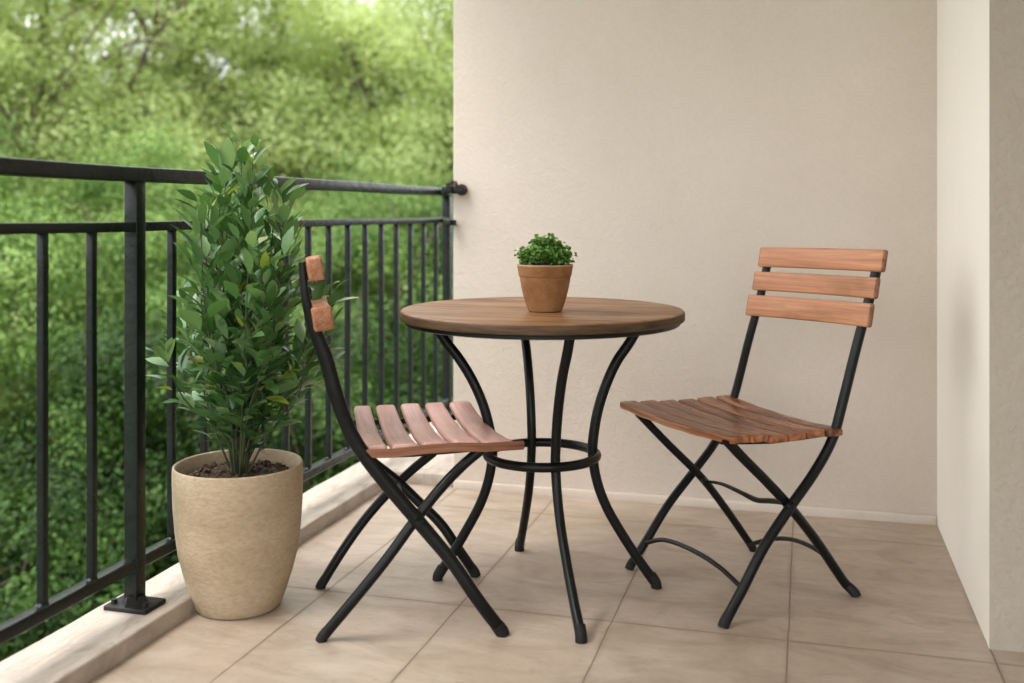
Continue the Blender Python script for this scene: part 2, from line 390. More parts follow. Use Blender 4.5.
w = MB(); box(w, (XL, YB, -0.12), (XC+0.3, YB+0.26, 2.62), 0.006)
wall = w.build('stucco_wall', M['stucco']); tag(wall, 'wide plain beige stucco wall behind the round table, with a low pale skirting', 'wall')
w = MB()
pts = [Vector((XL+0.004+(XC-0.006-XL)*i/24, YB-0.006+0.0015*math.sin(i*2.1), 0.013+0.0008*math.sin(i*1.3))) for i in range(25)]
sweep(w, pts, Vector((0, 1, 0)), Vector((0, 0, 1)), 0.008, 0.0155, 0.004)
w.build('skirting', M['skirting'], wall)
w = MB()
v = [(XC, YP), (3.0, YP), (3.0, YB+0.3), (XC, YB+0.3)]
vs = [(x, y, z) for z in (-0.02, 2.62) for x, y in v]
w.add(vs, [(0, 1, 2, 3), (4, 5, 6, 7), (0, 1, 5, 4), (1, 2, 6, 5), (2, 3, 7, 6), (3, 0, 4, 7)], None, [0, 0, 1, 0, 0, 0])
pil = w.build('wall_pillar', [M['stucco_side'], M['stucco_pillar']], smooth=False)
tag(pil, 'projecting wall corner at the right edge, smooth side in a lit tone and coarse front in a shaded tone', 'wall')
w = MB(); box(w, (1.9, -1.6, 0.0), (2.1, YP, 2.62)); hw = w.build('house_wall', M['stucco'], smooth=False)
tag(hw, 'beige stucco house wall closing the balcony beyond the right edge of view', 'wall')

# ------------------------------------------------------------------ railing
XR = -1.55
rail = empty('balcony_railing', (XR, 2.155, HK)); tag(rail, 'black metal balcony railing with flat handrail and thin upright bars above the kerb', 'railing')
UPZ = Vector((0, 0, 1)); SX = Vector((1, 0, 0)); SY = Vector((0, 1, 0))
ZT, ZM, ZB = 1.083, 0.958, 0.150
def lin(a, b, k): return [Vector(a).lerp(Vector(b), i/k) for i in range(k+1)]
yE = 4.41
def bar(name, z, hw_, hh, y1, r=0.004):
    q = MB(); pth = lin((XR, 0.2, z), (XR, y1, z), 40)
    for i, p_ in enumerate(pth): p_.x += 0.0012*math.sin(i*0.9+z*7); p_.z += 0.001*math.sin(i*0.7+z*5)
    sweep(q, pth, SX, UPZ, hw_, hh, r)
    return q
q = bar('top', ZT, 0.024, 0.0175, yE+0.03, 0.0045)
ret = catmull([Vector((XR, yE-0.01, ZT-0.001)), Vector((-1.405, 3.98, ZT-0.005)), Vector((XL-0.024, YB-0.012, ZT-0.010)), Vector((XL+0.012, YB-0.032, ZT-0.011)), Vector((XL+0.050, YB-0.022, ZT-0.013))], 8)
sd = [ (ret[min(i+1, len(ret)-1)]-ret[max(i-1, 0)]).normalized().cross(UPZ) for i in range(len(ret))]
sweep(q, ret, sd, UPZ, 0.013, 0.0130, 0.004)
q.build('top_rail', M['rail'], rail)
q = bar('mid', ZM, 0.017, 0.0115, yE, 0.003)
ret = catmull([Vector((XR, yE-0.01, ZM)), Vector((-1.405, 3.98, ZM-0.001)), Vector((XL-0.018, YB-0.004, ZM-0.002)), Vector((XL+0.014, YB-0.012, ZM-0.003))], 8)
sd = [ (ret[min(i+1, len(ret)-1)]-ret[max(i-1, 0)]).normalized().cross(UPZ) for i in range(len(ret))]
sweep(q, ret, sd, UPZ, 0.010, 0.010, 0.003)
q.build('middle_rail', M['rail'], rail)
q = bar('bot', ZB, 0.017, 0.0145, yE, 0.005); q.build('bottom_rail', M['rail'], rail)
for y in (0.60, 2.155, yE):
    q = MB(); pp = lin((XR, y, HK+0.008), (XR, y, ZT-0.0175), 12)
    sweep(q, pp, SX, SY, 0.0180, 0.0180, 0.003); po = q.build('post', M['rail'], rail)
    q = MB(); sweep(q, [Vector((XR-0.058, y, HK+0.006)), Vector((XR+0.058, y, HK+0.006))], SY, UPZ, 0.042, 0.006, 0.003)
    tube(q, [Vector((XR, y, HK+0.009)), Vector((XR, y, HK+0.03))], [0.040, 0.030], 4, 2)
    for sx in (-1, 1): tube(q, [Vector((XR+sx*0.043, y-0.02, HK+0.008)), Vector((XR+sx*0.043, y-0.02, HK+0.022))], 0.008, 6, 2)
    bp = q.build('base_plate', M['rubber'], po); bp.location = Vector((0, 0, 0)); bp.parent = po; bp.matrix_parent_inverse = Matrix.Identity(4)
    bp.location = -po.location - rail.location
ys = [2.155-0.157*k for k in range(1, 10)] + [2.155+0.15033*k for k in range(1, 15)]
for i, y in enumerate(ys):
    q = MB(); jx = 0.0008*math.sin(i*3.1)
    sweep(q, [Vector((XR+jx, y, ZB+0.013)), Vector((XR, y, ZB+0.03))]+[Vector((XR+0.0008*math.sin(i+k), y+0.0008*math.cos(i*2+k), ZB+0.03+0.14*k)) for k in range(1, 6)]+[Vector((XR, y, ZM-0.009))], SX, SY, 0.0088, 0.0088, 0.002)
    tube(q, [Vector((XR, y, ZB+0.013)), Vector((XR, y, ZB+0.019))], [0.015, 0.010], 10, 2)
    q.build('baluster', M['rail'], rail)
q = MB()
cx, cy, cz = XL+0.035, YB, ZT-0.010
tube(q, [Vector((cx, cy+0.002, cz)), Vector((cx, cy-0.008, cz))], 0.021, 18, 2)
for k in range(8):
    a = k*0.8; rr_ = 0.017
    tube(q, [Vector((cx-0.028+rr_*math.cos(a), cy-0.030+0.01*math.sin(a*2), cz+0.010+0.012*math.sin(a))), Vector((cx-0.028+rr_*math.cos(a+0.8), cy-0.032, cz+0.022+0.010*math.sin(a+1)))], [0.006, 0.009, 0.005], 7, 3)
tube(q, [Vector((cx+0.012, cy-0.008, cz)), Vector((cx+0.012, cy-0.026, cz))], 0.009, 6, 2)
q.build('wall_bracket', M['bracket'], rail)

# ------------------------------------------------------------------ round table
TC = W(0.079, 2.745)
table = empty('round_table', TC); tag(table, 'round bistro table with brown wooden top and four curved black iron legs', 'table')
ZTT = 0.738; RT_ = 0.372
q = MB(); seg = 128
def trow(rx, ry, z, jit=0): return [TC + RT*(rx*math.cos(2*math.pi*k/seg)) + FW*(ry*math.sin(2*math.pi*k/seg)) + UPZ*z for k in range(seg)]
sx_, sy_ = RT_, RT_*1.07
prof = [(-0.006, ZTT-0.0255), (-0.0012, ZTT-0.0245), (0, ZTT-0.022), (0, ZTT-0.0065), (-0.0012, ZTT-0.003), (-0.0045, ZTT-0.0005), (-0.009, ZTT)]
vs = []
for dr, z in prof: vs += trow(sx_+dr, sy_+dr, z)
fs = []; mi = []
for i in range(len(prof)-1):
    for k in range(seg):
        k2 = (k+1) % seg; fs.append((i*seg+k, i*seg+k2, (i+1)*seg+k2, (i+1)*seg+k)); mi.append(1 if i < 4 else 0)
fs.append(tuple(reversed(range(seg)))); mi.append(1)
fs.append(tuple((len(prof)-1)*seg+k for k in range(seg))); mi.append(0)
q.add(vs, fs, None, mi)
top = q.build('tabletop', [M['wood_table'], M['wood_edge']], table, origin=TC)
q = MB()
rw = []
for rx, z in ((0.358, ZTT-0.0260), (0.360, ZTT-0.028), (0.360, ZTT-0.035), (0.357, ZTT-0.037), (0.325, ZTT-0.037), (0.322, ZTT-0.034), (0.322, ZTT-0.0260)): rw.append(trow(rx, rx*1.07, z))
vs = sum(rw, []); fs = [(i*seg+k, i*seg+(k+1) % seg, (i+1)*seg+(k+1) % seg, (i+1)*seg+k) for i in range(6) for k in range(seg)]
q.add(vs, fs); 
for a in (TH-0.1, TH-0.1+math.pi/2):
    d = Vector((math.cos(a), math.sin(a), 0)); sweep(q, [TC-d*0.33+UPZ*(ZTT-0.031), TC+d*0.33+UPZ*(ZTT-0.031)], UPZ.cross(d), UPZ, 0.014, 0.005, 0.002)
q.build('top_frame', M['iron'], table)
prof = [(0.300, 0.700), (0.266, 0.648), (0.227, 0.600), (0.191, 0.545), (0.160, 0.478), (0.141, 0.41), (0.134, 0.355), (0.143, 0.285), (0.166, 0.215), (0.205, 0.14), (0.246, 0.07), (0.283, 0.010)]
feet = [W(-0.199, 2.806), W(0.380, 2.747), W(0.022, 3.05), W(0.160, 2.400)]
for ft in feet:
    dv = ft-TC; L = dv.length; dv.normalize(); sc = 1+(L/0.283-1)
    pts = []
    for r_, z in prof:
        k = 1+(L/0.283-1)*max(0, (0.35-z)/0.35)
        if ft is feet[2] or ft is feet[3]:
            k *= 1-0.11*min(1, max(0, (z-0.34)/0.28))
        if ft is feet[1] and z > 0.36: k *= 1-0.13*min(1, (z-0.36)/0.25)
        pts.append(TC+dv*(r_*k)+UPZ*z)
    pts[-1].z = 0.012
    q = MB(); tube(q, pts, [0.0135]*7+[0.0130]*4+[0.014], 14, 6, flat=(dv.cross(UPZ), 0.92))
    leg = q.build('leg', M['iron'], table)
    q = MB(); e = pts[-1]; tube(q, [e+UPZ*0.022-dv*0.012, e+UPZ*0.002, Vector((e.x, e.y, 0.0))+dv*0.002], [0.0138, 0.0142, 0.0144], 14, 3)
    cp = q.build('foot_cap', M['rubber'], leg); cp.location = -table.location-leg.location
q = MB()
cr = [TC+UPZ*0.353+(RT*math.cos(2*math.pi*k/72)+FW*math.sin(2*math.pi*k/72))*0.144 for k in range(72)]
tube(q, cr, 0.0125, 12, 1, smooth=False, closed=True)
q.build('ring_stretcher', M['iron'], table)

# ------------------------------------------------------------------ slats
def seat_slat(mb, p0, p1, across, hw_, ht, sag, endw=1.0, goff=None, k=14, endmi=None, far=1.0, er=0.0045):
    p0, p1 = Vector(p0), Vector(p1)
    pts = []
    for i in range(k+1):
        s = i/k; p = p0.lerp(p1, s); p.z -= sag*4*s*(1-s); p.z += 0.0008*math.sin(i*1.9+p0.x*40); pts.append(p)
    tan = [(pts[min(i+1, k)]-pts[max(i-1, 0)]).normalized() for i in range(k+1)]
    ups = []; sds = []
    for t in tan:
        a = across.normalized(); a = (a-t*a.dot(t)).normalized(); u = t.cross(a)
        if u.z < 0: u = -u
        ups.append(u); sds.append(a)
    sweep(mb, pts, sds, ups, hw_, ht, er, goff=goff, endmi=endmi, taper=(lambda s: (1+(endw-1)*(2*abs(s-0.5))**3)*(far+(1-far)*s)))
def back_slat(mb, p0, p1, nrm, hh, ht, bow, lean, goff=None, k=14, endmi=None):
    p0, p1 = Vector(p0), Vector(p1); pts = []
    for i in range(k+1):
        s = i/k; p = p0.lerp(p1, s)+nrm*(bow*4*s*(1-s)); pts.append(p)
    up = (UPZ+lean).normalized(); sds = []
    for i in range(k+1):
        t = (pts[min(i+1, k)]-pts[max(i-1, 0)]).normalized(); sds.append(t.cross(up).normalized())
    sweep(mb, pts, [up]*(k+1), sds, hh, ht, 0.005, goff=goff, endmi=endmi)
def leg_obj(name, pts, rad, parent, squash=None, cap=True, capdir=None):
    q = MB(); tube(q, pts, rad, 14, 7, flat=squash); rad = rad[-1] if isinstance(rad, list) else rad; lg = q.build(name, M['iron'], parent)
    if cap:
        e = pts[-1]; d = (pts[-1]-pts[-2]).normalized(); q = MB()
        tube(q, [e-d*0.022, e-d*0.003, Vector((e.x, e.y, 0.0))+Vector((d.x, d.y, 0))*0.004], [rad*1.02, rad*1.06, rad*1.08], 14, 3)
        cp = q.build('foot_cap', M['rubber'], lg); cp.location = -parent.location-lg.location
    return lg
def flr(u, v, lift=0.008):                 # foot point on the floor
    d = EYE*F_PX/(v-HY); p = W((u-CX)/F_PX*d, d); p.z = lift; return p

# ---- chair to the right of the table
chR = empty('folding_chair', W(0.60, 2.79)); tag(chR, 'black iron folding chair with three orange back slats and dark brown slatted seat', 'chair', 'folding bistro chairs at the round table')
ZS = 0.452
SL, SN, SR, SB = W(0.300, 2.965), W(0.530, 2.510), W(0.836, 2.615), W(0.650, 3.075)
ns = 6
acr = ((SR-SN)+(SB-SL)).normalized()
for i in range(ns):
    s = (i+0.5)/ns
    a = SL.lerp(SB, s); b = SN.lerp(SR, s)
    wd = ((SB-SL).length+(SR-SN).length)/2/ns/2
    zz = ZS-0.010-0.006*math.sin(math.pi*s)
    gp = MB(); seat_slat(gp, a+UPZ*(zz+0.004), b+UPZ*(zz+0.002*math.sin(i*2)), acr, wd-0.0030-0.0010*(i % 2), 0.0095, 0.010, 1.03)
    gp.build('seat_slat', M['wood_seat'], chR)
# steel seat frame under the slats
q = MB()
for (a, b) in ((SL.lerp(SN, 0.14), SB.lerp(SR, 0.14)), (SL.lerp(SN, 0.86), SB.lerp(SR, 0.86))):
    sweep(q, [a+UPZ*(ZS-0.030)+acr*0.02, a.lerp(b, 0.5)+UPZ*(ZS-0.038), b+UPZ*(ZS-0.030)], (SN-SL).normalized(), UPZ, 0.008, 0.006, 0.002)
q.build('seat_frame', M['iron'], chR)
# backrest
dl, dr_ = 3.03, 2.615
rows = [((762, 247), (887, 250), (758, 267), (884, 272)), ((756, 271.5), (880, 278), (752.5, 290), (876, 299)), ((749.5, 295), (874, 303.5), (746, 315), (870, 328))]
wdir = (P(887, 260, dr_)-P(762, 257, dl)); wdir.z = 0; wdir.normalize(); bn = UPZ.cross(wdir); 
if bn.dot(RT) < 0: bn = -bn
lean = bn*0.20
for i, (a, b, c, d) in enumerate(rows):
    p0 = (P(*a, dl)+P(*c, dl))/2; p1 = (P(*b, dr_)+P(*d, dr_))/2
    hh = ((P(*a, dl)-P(*c, dl)).length+(P(*b, dr_)-P(*d, dr_)).length)/4
    gp = MB(); back_slat(gp, p0, p1, bn, hh, 0.0070, 0.018, lean, endmi=1)
    sl = gp.build('back_slat', [M['wood_back'], M['wood_end']], chR)
lg = [P(770, 252, 3.035), P(760, 298, 3.03), P(748, 343, 3.035), P(735, 394, 3.045), P(724, 425, 3.03), P(712, 447, 3.01), P(694, 471, 2.985), P(668, 505, 2.945), P(646, 541, 2.91), flr(630, 569)]
leg_obj('leg', lg, 0.0120, chR, (bn, 1.0))
lg = [P(880, 256, 2.662), P(869, 300, 2.662), P(857, 345, 2.660), P(842, 405, 2.640), P(832, 440, 2.63), P(814, 473, 2.61), P(791, 506, 2.58), P(764, 547, 2.545), P(742, 590, 2.515), flr(724, 627)]
leg_obj('leg', lg, 0.0128, chR)
lg = [P(638, 413, 2.93), P(668, 444, 2.945), P(702, 478, 2.96), P(728, 512, 3.0), flr(753, 551)]
leg_obj('leg', lg, 0.0112, chR)
lg = [P(726, 440, 2.53), P(743, 458, 2.55), P(766, 481, 2.575), P(789, 506, 2.60), P(815, 539, 2.65), P(834, 567, 2.68), P(845, 583, 2.70), flr(855, 596)]
leg_obj('leg', lg, 0.0125, chR)
q = MB(); tube(q, [P(645, 543, 2.905), P(664, 540, 2.85), P(690, 549, 2.74), P(718, 566, 2.62), P(742, 588, 2.52)], 0.0062, 10, 6); q.build('stretcher', M['iron'], chR)
q = MB(); tube(q, [P(748, 545, 3.03), P(772, 539, 2.95), P(794, 540, 2.86), P(817, 550, 2.76), P(834, 565, 2.68)], 0.0062, 10, 6); q.build('stretcher', M['iron'], chR)
q = MB(); tube(q, [P(704, 481, 2.965), P(722, 484, 2.90), P(742, 493, 2.80), P(757, 500, 2.74), P(772, 501, 2.69), P(790, 504, 2.61)], [0.007, 0.008, 0.009, 0.012, 0.013, 0.008], 10, 6, flat=(UPZ, 0.55)); q.build('stretcher', M['iron'], chR)
for p in (P(703, 479, 2.955), P(790, 505, 2.575)):
    q = MB(); d = -FW; tube(q, [p+d*0.008, p+d*0.020], [0.010, 0.007], 10, 2); q.build('rivet', M['iron'], chR)

# ---- chair to the left of the table
chL = empty('folding_chair', W(-0.24, 2.60)); tag(chL, 'black iron folding chair beside the tall potted shrub, with faded rosy slatted seat', 'chair', 'folding bistro chairs at the round table')
QF0, QN0, QN1, QF1 = W(-0.448, 2.90), W(-0.346, 2.405), W(0.010, 2.50), W(-0.113, 2.985)   # back-far, back-near, front-near, front-far
bounds = [0.0, 0.175, 0.375, 0.575, 0.775, 1.0]
acl = ((QN1-QN0)+(QF1-QF0)).normalized()
for i in range(5):
    s0, s1 = bounds[i], bounds[i+1]; s = (s0+s1)/2
    a = QF0.lerp(QF1, s); b = QN0.lerp(QN1, s)
    wd = (s1-s0)*((QF1-QF0).length+(QN1-QN0).length)/4
    a = a+UPZ*(ZS-0.008); b = b+UPZ*(ZS-0.013-(0.004 if i == 4 else 0))
    gp = MB(); seat_slat(gp, a, b, acl, wd-0.0035, 0.0105, 0.018, 1.0, far=0.84, er=0.0095)
    k = 14
    gp.build('seat_slat', M['wood_pink'], chL)
# brown edge strip closing the near ends, and the steel frame beneath
gp = MB(); ed = [QN0.lerp(QN1, s)+UPZ*(ZS-0.018-0.003*math.sin(s*9))-FW*0.003 for s in (0, .2, .4, .6, .8, 1.0)]
ed[-1] = ed[-1]+RT*0.02
sweep(gp, ed, FW, UPZ, 0.006, 0.0105, 0.004); gp.build('seat_edge', M['wood_end'], chL)
q = MB()
for s in (0.12, 0.90):
    a = QN0.lerp(QF0, s)+UPZ*(ZS-0.036); b = QN1.lerp(QF1, s)+UPZ*(ZS-0.034)
    sweep(q, [a, a.lerp(b, 0.35)-UPZ*0.004, a.lerp(b, 0.75)-UPZ*0.001, b], FW, UPZ, 0.008, 0.007, 0.002)
q.build('seat_frame', M['iron'], chL)
def par(pts, dd, du=0): return [P(u+du, v, d+dd) for (u, v, d) in pts]
up_ = [(302, 262, 2.37), (306, 300, 2.37), (315, 330, 2.38), (325, 356, 2.385), (336, 394, 2.39), (345, 420, 2.40), (354, 439, 2.405), (370, 463, 2.41), (395, 494, 2.415)]
lg = par(up_, 0)+[P(424, 528, 2.42), P(452, 562, 2.42), P(478, 600, 2.42), flr(502, 635)]
leg_obj('leg', lg, [0.0085, 0.0105, 0.0155]+[0.0168]*7+[0.0155]*3, chL, (FW, 0.75))
lg = [P(304, 262, 2.82), P(308, 300, 2.82), P(317, 336, 2.83), P(330, 382, 2.84), P(343, 420, 2.84), P(355, 441, 2.84), P(372, 461, 2.835), P(396, 480, 2.83), P(422, 505, 2.825), P(441, 524, 2.82), P(457, 547, 2.82), flr(475, 576)]
leg_obj('leg', lg, 0.0135, chL)
lg = [P(482, 449, 2.49), P(462, 466, 2.475), P(440, 489, 2.45), P(413, 523, 2.43), P(386, 560, 2.41), P(352, 602, 2.40), flr(322, 641)]
leg_obj('leg', lg, 0.0125, chL)
lg = [P(434, 452, 2.87), P(412, 470, 2.85), P(389, 492, 2.82), P(366, 518, 2.79), P(345, 547, 2.76), flr(321, 588)]
leg_obj('leg', lg, 0.0125, chL)
# back slats, seen end on
for (u, v0, v1, un) in ((316, 258, 281, 0), (323, 307, 331, 0)):
    dn = 2.335; p = P(u, (v0+v1)/2, dn); hh = (v1-v0)/2/F_PX*dn
    far = p + (W(-0.085, 0.46)-W(0, 0)); far.z = p.z-0.012
    gp = MB(); back_slat(gp, p, far, -RT*0.6, hh, 0.0165 if u == 316 else 0.022, 0.012, -RT*0.16-FW*0.0, endmi=1)
    gp.build('back_slat', [M['wood_back'], M['wood_end2']], chL)
q = MB(); p = P(421, 505, 2.62); tube(q, [P(413, 522, 2.44), P(405, 508, 2.62), P(398, 484, 2.81)], 0.006, 10, 5); q.build('stretcher', M['iron'], chL)
q = MB(); p = P(419, 522, 2.405); tube(q, [p, p-FW*0.012], [0.010, 0.007], 10, 2); q.build('rivet', M['iron'], chL)

# ------------------------------------------------------------------ leaves
def leaf_cloud(name, pos, dirs, nors, L, Wd, tone, mat, parent=None, origin=None, fold=0.25, curl=0.2):
    """many lance-shaped folded leaves; arrays of base point, direction, face normal, length, width"""
    n_ = len(pos)
    d = dirs/np.linalg.norm(dirs, axis=1, keepdims=True)
    nn = nors - d*np.sum(nors*d, axis=1, keepdims=True); nn /= np.linalg.norm(nn, axis=1, keepdims=True)+1e-9
    s = np.cross(d, nn)
    st = [(0.0, 0.06), (0.28, 0.80), (0.55, 1.0), (0.80, 0.62), (1.0, 0.02)]
    V = np.zeros((n_, 15, 3)); L_ = L[:, None]; W_ = Wd[:, None]
    for k, (x, w_) in enumerate(st):
        c = pos + d*L_*x - nn*L_*curl*x*x
        V[:, k*3] = c - s*W_*w_*0.5 + nn*W_*w_*fold*0.5
        V[:, k*3+1] = c
        V[:, k*3+2] = c + s*W_*w_*0.5 + nn*W_*w_*fold*0.5
    base = []
    for k in range(4):
        base += [[k*3, k*3+1, k*3+4, k*3+3], [k*3+1, k*3+2, k*3+5, k*3+4]]
    base = np.array(base)
    Fc = (base[None]+np.arange(n_)[:, None, None]*15).reshape(-1, 4)
    return np_mesh(name, V.reshape(-1, 3), Fc, np.repeat(tone, 15), mat, parent, origin, True)
def np_mesh(name, V, Fc, tone, mat, parent=None, origin=None, smooth=False, link=True):
    off = np.array(origin if origin is not None else (0, 0, 0), dtype=float)
    me = bpy.data.meshes.new(name); V = (V-off).astype(np.float32)
    me.vertices.add(len(V)); me.vertices.foreach_set('co', V.ravel())
    k = Fc.shape[1]; me.loops.add(Fc.size); me.loops.foreach_set('vertex_index', Fc.astype(np.int32).ravel())
    me.polygons.add(len(Fc)); me.polygons.foreach_set('loop_start', (np.arange(len(Fc))*k).astype(np.int32))
    me.update(calc_edges=True)
    if smooth: me.polygons.foreach_set('use_smooth', np.ones(len(Fc), dtype=bool))
    at = me.attributes.new('tone', 'FLOAT', 'POINT'); at.data.foreach_set('value', tone.astype(np.float32))
    me.materials.append(mat)
    if not link: return me
    o = bpy.data.objects.new(name, me); COL.objects.link(o); o.location = Vector(off)
    if parent: o.parent = parent; o.location = Vector(off)-parent.location
    return o

# ---- tall potted shrub
PC = W(-0.690, 2.625)
bigp = empty('potted_shrub', PC); tag(bigp, 'tall leafy green shrub in a sand-coloured clay pot beside the railing', 'potted plant')
q = MB()
prof = [(0.085, 0.0), (0.100, 0.002), (0.108, 0.012), (0.118, 0.04), (0.134, 0.09), (0.147, 0.14), (0.155, 0.20), (0.1595, 0.26), (0.1612, 0.320), (0.1610, 0.352), (0.1598, 0.358), (0.1570, 0.3605), (0.1538, 0.358), (0.1520, 0.352), (0.149, 0.31), (0.147, 0.28)]
lathe(q, prof, PC, 72, wob=0.006, ph=0.6)
q.build('pot', M['pot_big'], bigp, origin=PC)
q = MB(); rings = [(0.0015, 0.330)] + [(0.143*k/14, 0) for k in range(1, 15)]
vs = []; seg = 48
for i, (r_, _) in enumerate(rings):
    for k in range(seg):
        a = 2*math.pi*k/seg; h = 0.322+0.010*math.cos(r_/0.146*1.6)+rng.uniform(-0.005, 0.007)*(1 if i < 14 else 0)
        vs.append((PC.x+r_*math.cos(a), PC.y+r_*math.sin(a), h))
q.add(vs, [(i*seg+k, i*seg+(k+1) % seg, (i+1)*seg+(k+1) % seg, (i+1)*seg+k) for i in range(14) for k in range(seg)]+[tuple(range(seg))])
for k in range(90):
    a = rng.uniform(0, 6.28); r_ = 0.135*math.sqrt(rng.random()); c = Vector((PC.x+r_*math.cos(a), PC.y+r_*math.sin(a), 0.331)); s_ = rng.uniform(0.003, 0.009)
    tube(q, [c, c+Vector((rng.uniform(-1, 1), rng.uniform(-1, 1), rng.uniform(0, 0.6)))*s_*1.5], [s_, s_*0.7], 6, 2)
q.build('soil', M['soil'], bigp, angle=80)
pos, dr, no, LL, WW, TT = [], [], [], [], [], []
stems = []
nst = 26
for si in range(nst):
    a = 2*math.pi*si/nst*2.4+rng.uniform(-0.3, 0.3); q_ = (si % 6)/5.0
    r0 = rng.uniform(0.002, 0.022); rtop = [0.035, 0.095, 0.145, 0.18, 0.20, 0.185][si % 6]*rng.uniform(0.85, 1.15)
    ztop = [1.12, 1.05, 0.98, 0.90, 0.79, 0.68][si % 6]*rng.uniform(0.96, 1.03)
    if si == 0: rtop = 0.004; ztop = 1.155
    A = Vector((math.cos(a), math.sin(a), 0))
    hz = rtop
    pts = [PC+A*r0+UPZ*0.325, PC+A*(r0+hz*0.22)+UPZ*(0.325+(ztop-0.325)*0.30), PC+A*(r0+hz*0.80)+UPZ*(0.325+(ztop-0.325)*0.62), PC+A*(hz*1.02)+UPZ*ztop]
    pts[1] += Vector((rng.uniform(-1, 1), rng.uniform(-1, 1), 0))*0.018; pts[2] += Vector((rng.uniform(-1, 1), rng.uniform(-1, 1), 0))*0.02
    stems.append(pts)
    path = catmull(pts, 16); m_ = len(path)
    nl = int(58*(ztop-0.30)/0.8)+8
    for j in range(nl):
        s = 0.10+0.90*(j/nl)**0.9 if nl else 0; x = s*(m_-1); k = min(int(x), m_-2); p = path[k].lerp(path[k+1], x-k)
        if p.z < 0.40 and rng.random() < 0.75: continue
        if p.z < 0.50 and rng.random() < 0.35: continue
        low = min(1.0, 0.35+max(0.0, p.z-0.36)*3.6)
        t = (path[k+1]-path[k]).normalized(); az = j*2.4+si
        out = Vector((math.cos(az), math.sin(az), 0)); upw = 0.95+1.2*s**2
        d = (out*1.0+t*upw+A*0.25).normalized()
        twig = rng.uniform(0.0, 0.085)*(1-s*0.7)*low
        L_ = rng.uniform(0.048, 0.098)*(1.0-0.22*s)*(0.7+0.3*low)
        if rng.random() < 0.06: L_ *= 1.35
        pos.append(p+out*twig+UPZ*twig*0.6); dr.append(d+Vector((rng.uniform(-1, 1), rng.uniform(-1, 1), rng.uniform(-1, 1)))*0.38)
        no.append(UPZ-out*0.35+Vector((rng.uniform(-1, 1), rng.uniform(-1, 1), rng.uniform(-.5, .5)))*0.5)
        LL.append(L_); WW.append(L_*rng.uniform(0.32, 0.52))
        tn = rng.betavariate(1.3, 1.8)*0.84
        if rng.random() < 0.035: tn = rng.uniform(0.88, 1.0)
        TT.append(tn)
leaf_cloud('foliage', np.array(pos), np.array(dr), np.array(no), np.array(LL), np.array(WW), np.array(TT), M['leaf_bush'], bigp, origin=PC)
for pts in stems:
    q = MB(); tube(q, pts, [0.0032, 0.0026, 0.0020, 0.0010], 7, 8); q.build('stem', M['stem'], bigp)

# ---- small pot on the table
SC = W((545-512)/F_PX*2.665, 2.665, ZTT+0.0005)
sp = empty('potted_herb', SC); tag(sp, 'small terracotta pot of curly green herbs standing on the round table', 'potted plant')
q = MB()
prof = [(0.036, 0.0), (0.0425, 0.0015), (0.0445, 0.005), (0.0490, 0.018), (0.0540, 0.034), (0.0605, 0.060), (0.0650, 0.086), (0.0650, 0.0885), (0.0668, 0.0905), (0.0678, 0.094), (0.0708, 0.1135), (0.0722, 0.1175), (0.0716, 0.1200), (0.0690, 0.1205), (0.0665, 0.1185), (0.0655, 0.110), (0.0640, 0.102)]
lathe(q, prof, SC, 64, wob=0.004, ph=1.2)
for i, f in enumerate(q.f):
    if len(f) == 4 and i//64 >= 11: q.mi[i] = 1
q.build('pot', [M['pot_small'], M['pot_rim']], sp, origin=SC)
q = MB(); lathe(q, [(0.0655, 0.106), (0.05, 0.110), (0.02, 0.111), (0.002, 0.111)], SC, 32); q.build('soil', M['soil'], sp)
pos, dr, no, LL, WW, TT = [], [], [], [], [], []
sts = []
for k in range(95):
    a = rng.uniform(0, 6.28); rr_ = 0.050*math.sqrt(rng.random()); h = 0.004+0.044*(1-(rr_/0.056)**2)*rng.uniform(0.35, 1.25)+rng.uniform(0,0.018)
    A = Vector((math.cos(a), math.sin(a), 0)); b0 = SC+A*rr_*0.8+UPZ*0.109; tp = SC+A*(rr_*1.18)+UPZ*(0.112+h)
    sts.append((b0, tp))
    for j in range(26):
        c = tp + Vector((rng.gauss(0, 1), rng.gauss(0, 1), rng.gauss(0, 0.8)))*0.0085
        if (c-SC).z < 0.116: c.z = SC.z+0.116+rng.random()*0.008
        d = Vector((rng.uniform(-1, 1), rng.uniform(-1, 1), rng.uniform(-0.2, 1)))+A*0.4
        pos.append(c); dr.append(d); no.append(Vector((rng.uniform(-1, 1), rng.uniform(-1, 1), rng.uniform(0.0, 1.4)))); l = rng.uniform(0.007, 0.013)
        LL.append(l); WW.append(l*rng.uniform(0.7, 1.0)); TT.append(rng.random())
leaf_cloud('foliage', np.array(pos), np.array(dr), np.array(no), np.array(LL), np.array(WW), np.array(TT), M['leaf_herb'], sp, origin=SC, fold=0.5, curl=0.4)
q = MB()
for b0, tp in sts: tube(q, [b0, b0.lerp(tp, 0.5)+UPZ*0.003, tp], [0.0012, 0.0008], 5, 3)
q.build('stems', M['stem'], sp)

